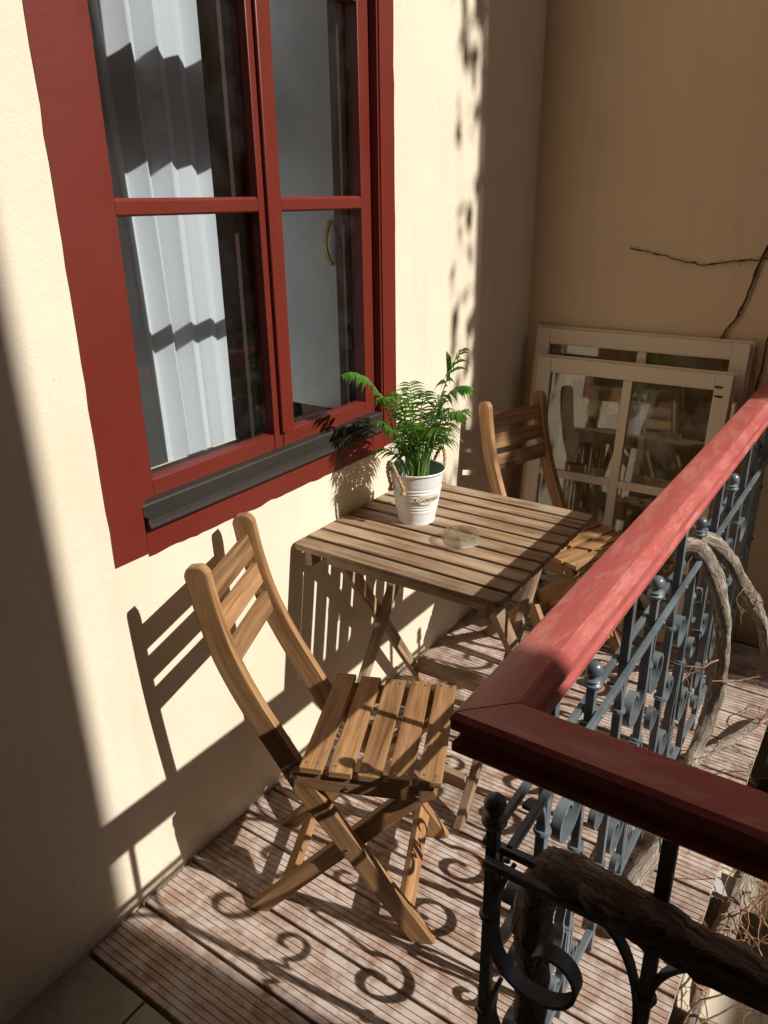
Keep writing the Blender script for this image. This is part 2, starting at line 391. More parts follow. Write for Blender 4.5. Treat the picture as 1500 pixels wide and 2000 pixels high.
# ================================================================== WINDOW
win = empty('casement_window', (0, 1.33, .83)); tag(win, 'red framed casement window with four panes set in the cream wall', 'window')
def wp(mb, name, mat, bevel=0, parent=None):
    o = mb.build(name, mat, bevel=bevel)
    for v in o.data.vertices: v.co -= Vector((0, 1.33, .83))
    o.parent = parent or win
    return o
def casing(y0, y1, z0, z1, edge):
    """flat board painted over the plaster: the side named by edge is brushed on unevenly"""
    poly = []; rr = lambda: random.gauss(0, .0008)
    n = 46
    if edge == 'L': poly = [(y1, z0), (y1, z1)] + [(y0 + rr(), z1 + (z0 - z1) * i / n) for i in range(n + 1)]
    if edge == 'R': poly = [(y0, z1), (y0, z0)] + [(y1 + rr(), z0 + (z1 - z0) * i / n) for i in range(n + 1)]
    if edge == 'B': poly = [(y1, z1), (y0, z1)] + [(y0 + (y1 - y0) * i / n, z0 + rr() * 1.5) for i in range(n + 1)]
    if edge == 'T': poly = [(y0, z0), (y1, z0), (y1, z1), (y0, z1)]
    return MB().prism(poly, -.001, .0025)
wp(casing(.818, Y0, .833, 2.70, 'L'), 'casing', m_red); wp(casing(Y1, 1.828, .833, 2.70, 'R'), 'casing', m_red)
wp(casing(Y0 + .001, Y1 - .001, .826, Z0, 'B'), 'casing', m_red); wp(casing(Y0 + .001, Y1 - .001, Z1, 2.70, 'T'), 'casing', m_red)
# box frame lining the opening
lin = MB(); lin.box((-.30, Y0 - .004, Z0), (-.002, Y0 + .012, Z1)).box((-.30, Y1 - .006, Z0), (-.002, Y1 + .004, Z1)).box((-.30, Y0 + .012, Z1 - .012), (-.002, Y1 - .006, Z1 + .004))
wp(lin, 'reveal', m_red)
ys = 1.362
for (a, b) in ((Y0 + .013, ys - .001), (ys + .001, Y1 - .007)):
    sash = wp(MB().box((-.062, a, .925), (-.025, a + .043, 1.952)), 'sash', m_red, .002)
    wp(MB().box((-.062, b - (.030 if b < 1.5 else .044), .925), (-.025, b, 1.952)), 'stile', m_red, .002, sash)
    wp(MB().box((-.060, a + .0435, .926), (-.026, b - .0305, .972)), 'bottom_rail', m_red, .002, sash)
    wp(MB().box((-.060, a + .0435, 1.928), (-.026, b - .0305, 1.951)), 'top_rail', m_red, .002, sash)
    wp(MB().prism([(-.054, 1.476), (-.030, 1.476), (-.026, 1.480), (-.026, 1.502), (-.032, 1.508), (-.054, 1.508)], a + .0435, b - .0305, 1), 'glazing_bar', m_red, 0, sash)
    for z0, z1 in ((.9725, 1.4755), (1.5085, 1.9275)):
        wp(MB().box((-.050, a + .0436, z0), (-.047, b - .0306, z1)), 'pane', m_glass, 0, sash)
    # fanlight over the transom
    fan = wp(MB().box((-.060, a, 2.130), (-.026, a + .043, 2.60)), 'fanlight', m_red, .002)
    wp(MB().box((-.060, b - .04, 2.130), (-.026, b, 2.60)), 'stile', m_red, .002, fan)
    wp(MB().box((-.050, a + .0436, 2.133), (-.047, b - .0406, 2.60)), 'pane', m_glass, 0, fan)
wp(MB().box((-.024, ys - .012, .973), (-.014, ys + .010, 1.950)), 'cover_strip', m_red, .003)
wp(MB().box((-.10, Y0 + .0125, 1.955), (-.010, Y1 - .0065, 2.128)), 'transom', m_red, .003)
# aluminium sill in two steps
sp = [(-.07, .8885), (.014, .887), (.018, .889), (.018, .893), (.0145, .896), (.0120, .9085), (.0145, .9095), (.0145, .9125), (.0005, .9130), (.0005, .9330), (-.002, .9360), (-.07, .938)]
wp(MB().prism(sp, Y0 + .003, Y1 - .008, 1), 'sill', m_alu)
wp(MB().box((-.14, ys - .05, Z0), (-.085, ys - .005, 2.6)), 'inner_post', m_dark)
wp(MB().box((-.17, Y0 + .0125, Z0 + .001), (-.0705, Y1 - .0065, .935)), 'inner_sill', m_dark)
leaf = wp(MB().box((-.42, 1.712, .937), (-.104, 1.728, 2.60)), 'inner_leaf', m_white, .003)
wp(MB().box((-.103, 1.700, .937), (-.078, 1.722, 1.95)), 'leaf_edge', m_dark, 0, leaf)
wp(MB().box((-.103, 1.7225, .937), (-.082, 1.752, 1.95)), 'leaf_stop', m_zinc, 0, leaf)
hp = [Vector((-.118 - .016 * math.sin(math.pi * t / 10), 1.704 - .008 * math.sin(math.pi * t / 10), 1.335 + .115 * t / 10)) for t in range(11)]
wp(MB().strip(hp, (0, 1, 0), .008, .010), 'handle', m_brass, 0, leaf)

# curtain behind the left sash
def curtain():
    mb = MB(); nx, nz = 200, 30; ya, yb = 1.12, 1.672
    for j in range(nz + 1):
        z = .55 + 2.0 * j / nz
        for i in range(nx + 1):
            t = i / nx; ph = t * 6.6 * 2 * math.pi + .9 * math.sin(t * 9)
            amp = .016 + .007 * math.sin(t * 13 + 1) ; sw = .012 * math.sin(z * 1.3 + t * 5)
            yy = ya + (yb - ya) * t + .004 * math.sin(2 * ph) + sw * .6 + (z - 1.75) * -.032
            mb.v.append(Vector((-.47 + amp * math.sin(ph) + .006 * math.sin(.37 * ph + z * 2), yy, z)))
    for j in range(nz):
        for i in range(nx):
            a = j * (nx + 1) + i; u0, u1 = i / nx * 1.2, (i + 1) / nx * 1.2; v0, v1 = j / nz * 2, (j + 1) / nz * 2
            mb.face([a, a + 1, a + nx + 2, a + nx + 1], [(u0, v0), (u1, v0), (u1, v1), (u0, v1)], True)
    return mb
tag(curtain().build('curtain', m_curtain), 'white sheer curtain hanging in folds behind the left window panes', 'curtain')

# ================================================================== RAILINGS
HZ = .955   # top of handrail
def spiral(c, r0, r1, a0, a1, n=26):
    return [(c[0] + (r0 + (r1 - r0) * t / n) * math.cos(a0 + (a1 - a0) * t / n), c[1] + (r0 + (r1 - r0) * t / n) * math.sin(a0 + (a1 - a0) * t / n)) for t in range(n + 1)]
def railing(root, mp, paxis, saxis, balls, supports, s0, s1):
    """mp(s, p, z) -> point relative to the root; s runs along the railing, p to its outer side"""
    V = lambda s, p, z: mp(s, p, z)
    def sub(mb, name, mat, parent=root, bevel=0): return mb.build(name, mat, parent, bevel)
    for p in (-.0155, .0155):
        bar = sub(MB().beam(V(s0, p, .725), V(s1, p, .725), .013, .011, (0, 0, 1)), 'upper_bar', m_iron, bevel=.002)
        if p > 0:
            for s in balls + supports: sub(MB().lathe([(.0045, 0), (.004, .002), (.002, .0035), (0, .004)], V(s, p + .005, .725), 8), 'rivet', m_iron, bar)
    sub(MB().beam(V(s0, 0, .055), V(s1, 0, .055), .014, .014, (0, 0, 1)), 'lower_bar', m_iron, bevel=.002)
    def collar(s, z, parent): sub(MB().lathe([(.007, -.006), (.0125, -.005), (.0145, 0), (.0125, .005), (.007, .006)], V(s, 0, z), 10), 'collar', m_iron, parent)
    for i, s in enumerate(balls):
        po = sub(MB().beam(V(s, 0, -.0), V(s, 0, .782), .0150, .0150, saxis), 'post', m_iron, bevel=.0015)
        sub(MB().lathe([(.007, 0), (.0150, .001), (.0165, .0035), (.0165, .0060), (.0140, .0080), (.0125, .0095), (.0140, .0110), (.0145, .0130), (.0120, .0155), (.0060, .0175), (.0075, .0190), (.0110, .0215), (.0135, .0255), (.0145, .0310), (.0135, .0365), (.0110, .0410), (.0070, .0440), (0, .0455)], V(s, 0, .776), 16), 'ball_finial', m_iron, po)
        for z in (.62, .437, .245): collar(s, z, po)
    for s in supports:
        po = sub(MB().beam(V(s, 0, -.0), V(s, 0, HZ - .055), .0160, .0160, saxis), 'support', m_iron, bevel=.0015)
        for z in (.62, .437, .245): collar(s, z, po)
    allv = sorted(balls + supports)
    for s in balls:
        for o in supports:
            h = o - s
            if abs(h) > .24: continue
            L = lambda pts: [V(s + h * a, 0, z) for a, z in pts]
            ha = abs(h)
            # upper scroll starts at the bar beside the post, falls, turns under and curls in
            c = (.43, .575); k = .30; rz = k * ha
            pts = [(.10, .716), (.085, .68)] + [(c[0] + math.cos(a) * rr / ha, c[1] + math.sin(a) * rr) for a, rr in [(math.pi * (.93 + 1.95 * t / 26), (rz + .012) * (1 - .80 * t / 26)) for t in range(27)]]
            sub(MB().strip(L(pts), paxis, .017, .0072), 'scroll', m_iron)
            # arc from the bar down to the collar of the support
            pts = [(.60 + .40 * math.sin(t / 10 * math.pi / 2) * .93, .717 - .095 * (1 - math.cos(t / 10 * math.pi / 2))) for t in range(11)]
            sub(MB().strip(L(pts), paxis, .014, .0062), 'arc', m_iron)
            # long lower scroll from the post's middle collar to a big spiral beside the support
            c = (.56, .265); rz = .066
            pts = [(.09, .437), (.13, .405), (.16, .37)] + [(c[0] + math.cos(a) * rr / ha * (ha / .19), c[1] + math.sin(a) * rr) for a, rr in [(math.pi * (.80 + 2.35 * t / 30), rz * (1 - .84 * t / 30)) for t in range(31)]]
            sub(MB().strip(L(pts), paxis, .017, .0075), 'scroll', m_iron)
            # small curls at the foot and beside the big spiral
            c = (.24, .135); pts = [(.08, .245), (.10, .21)] + [(c[0] + math.cos(a) * rr / .19, c[1] + math.sin(a) * rr) for a, rr in [(math.pi * (.85 + 2.1 * t / 20), .034 * (1 - .8 * t / 20)) for t in range(21)]]
            sub(MB().strip(L(pts), paxis, .014, .0062), 'scroll', m_iron)
            c = (.62, .43); pts = [(.93, .437), (.90, .40)] + [(c[0] + math.cos(a) * rr / .19, c[1] + math.sin(a) * rr) for a, rr in [(-math.pi * (.10 + 1.9 * t / 20), .042 * (1 - .8 * t / 20)) for t in range(21)]]
            sub(MB().strip(L(pts), paxis, .014, .0062), 'scroll', m_iron)

RX, RY = .898, .682
# handrail profile (p across, z), moulded outer side
HP = [(-.036, -.060), (-.041, -.054), (-.041, -.044), (-.034, -.036), (-.034, -.031), (-.042, -.024), (-.043, -.008), (-.038, -.0015), (-.030, 0), (.020, 0), (.026, -.0025), (.030, -.0065), (.037, -.010), (.043, -.016), (.044, -.026), (.040, -.032), (.034, -.036), (.034, -.044), (.041, -.050), (.041, -.058), (.036, -.062)]
HP = [(p * .70 if p > 0 else p, z) for p, z in HP]
def finish_handrail(root, far):
    # far rail: p grows towards the courtyard (+x); near rail: p grows towards the courtyard too (+y)
    mb = MB(); o = root.location; n = len(HP)
    for e in (0, 1):
        for p, z in HP:
            if far: q = Vector((RX + p, (RY + p) if e == 0 else YB - .03, HZ + z))
            else: q = Vector(((RX + p + .0012) if e == 0 else 2.4, RY + p - .0012, HZ + z))
            mb.v.append(q - o)
    L = 2.0 if far else 1.5; acc = 0
    for i in range(n):
        j = (i + 1) % n; d = math.dist(HP[i], HP[j])
        mb.face([i, j, n + j, n + i], [(0, acc), (0, acc + d), (L, acc + d), (L, acc)], False); acc += d
    mb.face(list(range(n))[::-1], [(0, 0)] * n); mb.face([n + i for i in range(n)], [(0, 0)] * n)
    return mb.build('handrail', m_rail, root)

fr = empty('iron_railing', (RX, 1.7, 0)); tag(fr, 'long iron railing with sunlit red handrail running back to the end wall', 'railing', 'wrought iron balcony railings')
far_balls = [RY + .349 * k for k in range(6)]; far_sup = [RY + .1745 + .349 * k for k in range(6)]
railing(fr, lambda s, p, z: Vector((p, s - 1.7, z)), (1, 0, 0), (0, 1, 0), far_balls, far_sup, RY + .012, YB - .02)
finish_handrail(fr, True)
nr = empty('iron_railing', (1.6, RY, 0)); tag(nr, 'shaded dark iron railing with maroon handrail crossing the foreground', 'railing', 'wrought iron balcony railings')
near_sup = [1.103, 1.513, 1.923]; near_balls = [1.308, 1.718, 2.128]
# the corner post belongs to the long railing; its scroll on this side hangs from it
def near_map(s, p, z): return Vector((s - 1.6, -p, z))
railing(nr, near_map, (0, 1, 0), (1, 0, 0), near_balls, near_sup, RX - .004, 2.3)
def corner_half():
    s, h = RX, .205
    V = lambda a, z: near_map(s + h * a, 0, z)
    pts = [(.13, .715), (.06, .67), (.035, .63)] + [(.40 + math.cos(a) * rr / .205, .580 + math.sin(a) * rr) for a, rr in [(math.pi * (.97 + 2.0 * t / 28), .074 * (1 - .82 * t / 28)) for t in range(29)]]
    MB().strip([V(*q) for q in pts], (0, 1, 0), .023, .006).build('scroll', m_iron, nr)
    pts = [(.60 + .40 * math.sin(t / 10 * math.pi / 2) * .93, .717 - .15 * (1 - math.cos(t / 10 * math.pi / 2))) for t in range(11)]
    MB().strip([V(*q) for q in pts], (0, 1, 0), .016, .005).build('arc', m_iron, nr)
    pts = [(.09, .50), (.06, .47), (.05, .43)] + [(.50 + math.cos(a) * rr / .205, .30 + math.sin(a) * rr) for a, rr in [(math.pi * (.80 + 2.3 * t / 28), .075 * (1 - .82 * t / 28)) for t in range(29)]]
    MB().strip([V(*q) for q in pts], (0, 1, 0), .023, .006).build('scroll', m_iron, nr)
corner_half()
finish_handrail(nr, False)

# ================================================================== CHAIRS
def make_chair(name):
    root = empty(name)
    S = m_wood
    prof = smooth_path([(-.182, 0, .852), (-.168, 0, .77), (-.142, 0, .67), (-.098, 0, .565), (-.04, 0, .455), (.012, 0, .352)], 5)
    for sgn in (-1, 1):
        mb = MB(); yv = sgn * .128
        pts = [Vector((p.x, yv, p.z)) for p in prof]
        # rounded top end
        tip = (pts[0] - pts[1]).normalized(); head = [pts[0] + tip * d for d in (.016, .012, .006)]
        ws = [.022, .034, .042] + [.048] * len(pts); pts = head + pts
        mb.strip(pts, (0, 1, 0), .022, .048, ws)
        mb.build('back_post', S, root, .0022)
        MB().strip([Vector(q) for q in ((-.018, sgn*.1505, .425), (-.012, sgn*.1505, .4225), (.005, sgn*.1505, .414), (.02, sgn*.1505, .4135), (.255, sgn*.1505, .4135), (.268, sgn*.1505, .419), (.276, sgn*.1505, .424))], (0, 1, 0), .021, .04, [.016, .024, .040, .041, .041, .032, .020]).build('seat_rail', S, root, .002)
        a = MB(); d = Vector((.255, 0, -.405)).normalized()
        p0 = Vector((.008, sgn*.1505, .392)); p1 = Vector((.262, sgn*.1505, -.006))
        a.strip([p0 - d*.020, p0 - d*.012, p0, p1 - d*.02, p1], (0, 1, 0), .021, .046, [.020, .036, .046, .046, .046])
        la = a.build('leg', S, root, .0018)
        for v in la.data.vertices: v.co.z = max(v.co.z, .0)
        b = MB(); q0 = Vector((.252, sgn*.128, .402)); q1 = Vector((-.135, sgn*.128, -.012)); d2 = (q1 - q0).normalized()
        b.strip([q0 - d2*.012, q0, q1 - d2*.02, q1], (0, 1, 0), .021, .044, [.03, .044, .044, .044])
        lb = b.build('leg', S, root, .0018)
        for v in lb.data.vertices: v.co.z = max(v.co.z, .0)
        for (fx, fz, yy) in ((.093, .240, .1615), (-.006, .420, .1615), (.098, .405, .1615), (.243, .412, .1615)):
            s = MB().lathe([(.0055, 0), (.0055, .0015), (.003, .003), (0, .0032)], (0, 0, 0), 10).build('screw', m_steel, root)
            s.location = (fx, sgn * (yy - .0002), fz); s.rotation_euler = (-sgn * math.pi / 2, 0, 0)
    for i in range(5):
        x0 = .004 + i * .0597
        c = .0035 * ((i - 2) ** 2) / 4
        MB().box((x0, -.167, .4345 + c), (x0 + .047, .167, .4495 + c)).build('seat_slat', S, root, .002)
        for sgn in (-1, 1):
            for dx in (.012, .035):
                s = MB().lathe([(.0032, 0), (.0028, .0008), (0, .001)], (0, 0, 0), 8).build('screw', m_steel, root); s.location = (x0 + dx, sgn * .150, .4494 + c)
    for z0, fx in ((.800, -.178), (.732, -.163), (.664, -.144)):
        tg = Vector((.25, 0, -1)).normalized(); nrm = Vector((1, 0, .25)).normalized(); c = Vector((fx + .006, 0, z0))
        mb = MB()
        Mx = Matrix((Vector((0, 1, 0)), tg, Vector((0, 1, 0)).cross(tg))).transposed().to_4x4(); Mx.translation = c
        mb.box((-.1172, -.025, -.007), (.1172, .025, .007), Mx, 0)
        mb.build('back_slat', S, root, .002)
    MB().beam((.215, -.139, .082), (.215, .139, .082), .040, .018, (.55, 0, -.85)).build('stretcher', S, root, .002)
    MB().beam((-.062, -.116, .060), (-.062, .116, .060), .040, .018, (.7, 0, .72)).build('stretcher', S, root, .002)
    return root
G = 'folding chairs at the slatted table'
ch = make_chair('folding_chair')
th = R(24); F = Vector((math.cos(th), math.sin(th), 0)); Nn = Vector((-math.sin(th), math.cos(th), 0))
ch.location = F * .702 + Nn * .845; ch.rotation_euler = (0, 0, th)
tag(ch, 'wooden folding chair in front with seat slats fully in view, nearest the camera', 'chair', G)
c2 = copy_tree(ch)
tag(c2, 'wooden folding chair behind the table, beside the leaning window frames', 'chair', G)
c2.location = (.292, 2.315, 0); c2.rotation_euler = (0, 0, R(-20.5))

# ================================================================== TABLE
TZ = .69; TX0, TX1, TY0 = .006, .588, 1.335
tb = empty('folding_table', (.30, 1.63, 0)); tag(tb, 'square slatted wooden folding table against the wall with a potted plant on it', 'table')
def tp(mb, name, bevel=.002, parent=tb):
    o = mb.build(name, m_table, None, bevel)
    for v in o.data.vertices: v.co -= Vector((.30, 1.63, 0))
    o.parent = parent; return o
NS = 10; pitch = .0602
for i in range(NS):
    a = TY0 + i * pitch; b = a + .0485; rr = .016
    if i in (0, NS - 1):
        def arc(cx, cy, a0): return [(cx + rr * math.cos(a0 + k * math.pi / 8), cy + rr * math.sin(a0 + k * math.pi / 8)) for k in range(5)]
        poly = arc(TX0 + rr, a + rr, math.pi) + arc(TX1 - rr, a + rr, 1.5 * math.pi) + [(TX1, b), (TX0, b)] if i == 0 else [(TX0, a), (TX1, a)] + arc(TX1 - rr, b - rr, 0) + arc(TX0 + rr, b - rr, math.pi / 2)
        mb = MB().prism(poly, TZ - .017, TZ, 2)
        mb.uv = [[(mb.v[k].x + i * 3.3, mb.v[k].y + i + mb.v[k].z) for k in f] for f in mb.f]
    else: mb = MB().box((TX0, a, TZ - .017), (TX1, b, TZ))
    tp(mb, 'top_slat', .0025)
y0t, y1t = TY0, TY0 + NS * pitch - .012
for x0 in (.036, .532): tp(MB().box((x0, y0t + .012, TZ - .058), (x0 + .022, y1t - .012, TZ - .0175)), 'batten')
for yy in (y0t + .034, y1t - .052): tp(MB().box((.085, yy, TZ - .053), (.5318, yy + .018, TZ - .0178)), 'apron')
for x, off in ((.073, 0), (.520, 0)):
    sx = 1 if x < .3 else -1
    a = MB().beam((x, 1.425, .655), (x, 1.862, -.012), .040, .021, (0, 1, .65)); l1 = tp(a, 'leg', .002)
    b = MB().beam((x + .0215 * sx, 1.812, .655), (x + .0215 * sx, 1.352, -.012), .040, .021, (0, 1, -.65)); l2 = tp(b, 'leg', .002)
    for o in (l1, l2):
        for v in o.data.vertices: v.co.z = max(v.co.z, 0)
tp(MB().beam((.086, 1.823, .088), (.507, 1.823, .088), .055, .018, (0, .25, 1)), 'stretcher')
tp(MB().beam((.107, 1.415, .088), (.486, 1.415, .088), .055, .018, (0, -.25, 1)), 'stretcher')

# ================================================================== POT, PLANT, ASHTRAY
PX, PY = .190, 1.640
pot = empty('flower_bucket', (PX, PY, TZ)); tag(pot, 'white ribbed metal bucket with rope handles and an oval GARDEN plate', 'bucket')
rb, rt, ph = .049, .074, .148
def rad(z): return rb + (rt - rb) * z / ph
pr = [(.0, .001), (rb - .004, .001), (rb, .0), (rb + .001, .004)]
k = 0
while k <= 60:
    z = .006 + (ph - .012) * k / 60; r = rad(z)
    if .036 < z < .108: r += .0011 * math.sin((z - .036) / .0090 * 2 * math.pi)
    pr.append((r, z)); k += 1
pr += [(rt + .002, ph - .004), (rt + .003, ph - .001), (rt + .0015, ph + .001), (rt - .001, ph - .001)]
MB().lathe(pr, n=48, cap=False).build('body', m_potw, pot)
MB().lathe([(rt - .0012, ph - .001), (rad(.07) - .0015, .07)], n=48, cap=False).build('lining', m_poti, pot)
MB().lathe([(rad(.08) - .002, .086), (.04, .092), (0, .095)], n=32, cap=False).build('soil', m_soil, pot)
def on_pot(ang, z, out=0): r = rad(z) + out; return Vector((r * math.cos(ang), r * math.sin(ang), z))
for ang in (R(-105), R(75)):
    pts = []
    for t in range(17):
        q = t / 16; a = ang + (q - .5) * .66; z = .112 + .072 * math.sin(math.pi * q); pts.append(on_pot(a, min(z, .15), .008 + .012 * math.sin(math.pi * q)) + Vector((0, 0, max(0, z - .15))))
    pts = [pts[0] + Vector((0, 0, -.014))] + pts + [pts[-1] + Vector((0, 0, -.014))]
    ho = MB().tube(smooth_path(pts, 3), .0040, 8).build('handle', m_rope, pot)
    # twist of the rope laid around it
    sp_ = smooth_path(pts, 6); tw = []
    for i, p in enumerate(sp_):
        tg = (sp_[min(i+1, len(sp_)-1)] - sp_[max(i-1, 0)]).normalized(); x = tg.orthogonal().normalized(); yv = tg.cross(x); tw.append(p + (x * math.cos(i * .9) + yv * math.sin(i * .9)) * .0034)
    MB().tube(tw, .0024, 6).build('strand', m_rope, ho)
    for e in (0, -1):
        MB().lathe([(.0, -.004), (.007, -.003), (.008, 0), (.007, .003), (0, .004)], pts[e], 10).build('knot', m_rope, ho)
LA = R(-58 + 30)
lm = MB(); nseg = 40; zc = .078
ring = [on_pot(LA, zc, .0045)] 
lm.v.append(ring[0])
for i in range(nseg):
    a = 2 * math.pi * i / nseg; lm.v.append(on_pot(LA + .034 * math.cos(a) / rad(zc), zc + .0155 * math.sin(a), .0035))
for i in range(nseg):
    a = 2 * math.pi * i / nseg; lm.v.append(on_pot(LA + .035 * math.cos(a) / rad(zc), zc + .0165 * math.sin(a), .0))
for i in range(nseg):
    j = (i + 1) % nseg; lm.face([0, 1 + i, 1 + j], [(0, 0)] * 3, True); lm.face([1 + i, 1 + nseg + i, 1 + nseg + j, 1 + j], [(0, 0)] * 4)
plate = lm.build('name_plate', m_label, pot)
tc = bpy.data.curves.new('garden', 'FONT'); tc.body = 'GARDEN'; tc.size = .0135; tc.align_x = 'CENTER'; tc.align_y = 'CENTER'; tc.extrude = .0004; tc.space_character = 1.02
to = bpy.data.objects.new('tmp_text', tc); COL.objects.link(to); bpy.context.view_layer.update()
tme = bpy.data.meshes.new_from_object(to); bpy.data.objects.remove(to)
for v in tme.vertices:
    v.co = on_pot(LA + v.co.x / rad(zc), zc + v.co.y, .0052 + v.co.z)
tme.materials.append(m_ink); lo = bpy.data.objects.new('lettering', tme); COL.objects.link(lo); lo.parent = plate

# parlour palm
pl = empty('potted_palm', (PX, PY, TZ + .10)); tag(pl, 'small green parlour palm growing out of the white bucket', 'plant')
def frond(base, tip, arch, nl, ll, lw, start=.35, twist=0):
    base = Vector(base); tip = Vector(tip); mid = base.lerp(tip, .55) + Vector((0, 0, arch)); mid.x = base.x + (tip.x - base.x) * .33; mid.y = base.y + (tip.y - base.y) * .33
    n = 18; P = []
    for i in range(n + 1):
        t = i / n; P.append(base * (1-t)**2 + mid * 2*t*(1-t) + tip * t*t)
    st = MB().tube(P, [.0026 - .0018 * i / n for i in range(n + 1)], 5).build('stem', m_stem, pl)
    mb = MB()
    for i in range(nl):
        t = start + (1 - start) * (i + .5) / nl; k = t * n; i0 = min(int(k), n - 1); p = P[i0].lerp(P[i0 + 1], k - i0); tg = (P[i0 + 1] - P[i0]).normalized()
        side = tg.cross(Vector((0, 0, 1)))
        if side.length < .1: side = Vector((math.cos(i), math.sin(i), 0))
        side = side.normalized(); up = side.cross(tg).normalized()
        for sg in (-1, 1):
            L = ll * (1 - .45 * abs(2 * (i + .5) / nl - .85)) * random.uniform(.8, 1.15)
            d = (side * sg * math.cos(twist) + up * math.sin(twist) + tg * random.uniform(.55, .95) + up * random.uniform(-.1, .4)).normalized()
            wv = d.cross(up).normalized() * lw; q = p; b0 = len(mb.v); dd = d.copy(); segs = 5
            for s in range(segs + 1):
                f = s / segs; wd = math.sin(min(1, f * 1.15 + .12) * math.pi * .93) if f < 1 else .04
                mb.v.append(q + wv * wd + up * .0012); mb.v.append(q - wv * wd + up * .0012); mb.v.append(q.copy())
                dd = (dd + Vector((0, 0, -.20 - random.random() * .12))).normalized(); q = q + dd * (L / segs)
            for s in range(segs):
                a = b0 + 3 * s
                mb.face([a, a + 3, a + 5, a + 2], [(0, 0)] * 4, True); mb.face([a + 2, a + 5, a + 4, a + 1], [(0, 0)] * 4, True)
    # closing pair at the tip
    mb.build('leaflets', m_leaf, st)
rnd = random.Random(5)
specials = [((-.015, -.03, 0), (-.125, -.135, .310), .16, 12, .060, .0075, .45), ((.02, .015, 0), (.110, .03, .365), .08, 8, .095, .0075, .48), ((-.01, -.01, 0), (-.075, -.06, .24), .12, 12, .065, .005, .35),
            ((.02, -.01, 0), (.15, -.03, .22), .13, 12, .075, .005, .4), ((.01, .01, 0), (.12, .05, .27), .14, 11, .08, .0055, .45), ((0, -.02, 0), (-.01, -.10, .27), .12, 11, .07, .005, .4)]
for sp1 in specials: frond(*sp1)
for i in range(25):
    a = i * 2.39996; rr = .03 + .10 * rnd.random(); hh = .08 + .19 * rnd.random()
    frond((.022 * math.cos(a) * rnd.random(), .022 * math.sin(a) * rnd.random(), 0), (rr * math.cos(a), rr * math.sin(a), hh), .06 + .05 * rnd.random(), rnd.randint(10, 14), .050 + .035 * rnd.random(), .0031, .40)
# one unopened leaf
sp_ = MB()
sp_.strip([(.075, .02, .285), (.083, .018, .315), (.082, .015, .345), (.078, .012, .36)], (.6, -.8, 0), .008, .002, [.002, .012, .012, .002]).build('young_leaf', m_leaf, pl)

ash = MB().lathe([(0, .0), (.040, .0), (.0455, .003), (.0475, .010), (.0475, .026), (.0455, .0295), (.0435, .0295), (.0415, .026), (.0400, .013), (.035, .0085), (.0, .0075)], (0, 0, 0), 64).build('ashtray', m_ash)
ash.location = (.368, 1.565, TZ + .0006); tag(ash, 'round clear glass ashtray on the wooden table beside the bucket', 'ashtray')

# ================================================================== OLD WINDOW FRAMES
def old_frame(label, x0, wd, h, yb, yt, st, mv, mh, rz=0):
    root = empty('old_window_frame', (x0, yb, 0)); root.rotation_euler = (-math.atan2(yt - yb, h), 0, 0); tag(root, label, 'window frame', 'old window frames leaning on the end wall')
    T = .034
    for a in (0, wd - st): MB().box((a, -T, 0), (a + st, 0, h)).build('stile', m_oldframe, root, .003)
    for z in (0, h - st): MB().box((st, -T + .001, z), (wd - st, -.001, z + st)).build('rail', m_oldframe, root, .003)
    for x in mv: MB().box((x - .016, -T + .003, st), (x + .016, -.003, h - st)).build('glazing_bar', m_oldframe, root, .003)
    xs = [st] + [x for x in mv] + [wd - st]; zs = [st] + [z for z in mh] + [h - st]
    for i in range(len(xs) - 1):
        xa = xs[i] + (.016 if i else 0); xb = xs[i+1] - (.016 if i < len(xs) - 2 else 0)
        for z in mh: MB().box((xa, -T + .004, z - .014), (xb, -.004, z + .014)).build('glazing_bar', m_oldframe, root, .003)
        for j in range(len(zs) - 1):
            za = zs[j] + (.014 if j else 0); zb = zs[j+1] - (.014 if j < len(zs) - 2 else 0)
            MB().box((xa, -.020, za), (xb, -.017, zb)).build('pane', m_oldglass, root)
    # raised moulding round the outside
    MB().box((-.008, -.012, 0), (-.0005, .0, h)).box((wd + .0005, -.012, 0), (wd + .008, 0, h)).box((-.008, -.012, h + .0005), (wd + .008, 0, h + .008)).build('rebate', m_oldframe, root, .001)
    return root
f1 = old_frame('taller old cream window frame leaning at the back against the wall', .055, .735, 1.055, 2.63, 2.735, .055, [.395], [.55])
f2 = old_frame('shorter old cream window frame with milky reflecting panes leaning in front', .098, .668, .965, 2.545, 2.665, .052, [.335], [.545])
for dx, z in ((.63, .925), (.633, .895)): MB().box((dx - .012, -.036, z - .003), (dx + .012, -.0341, z + .003)).build('hook', m_darktwig, f2)
MB().tube([(.684, -.020, .62), (.684, -.020, .88)], .008, 8).build('hinge', m_oldframe, f2)

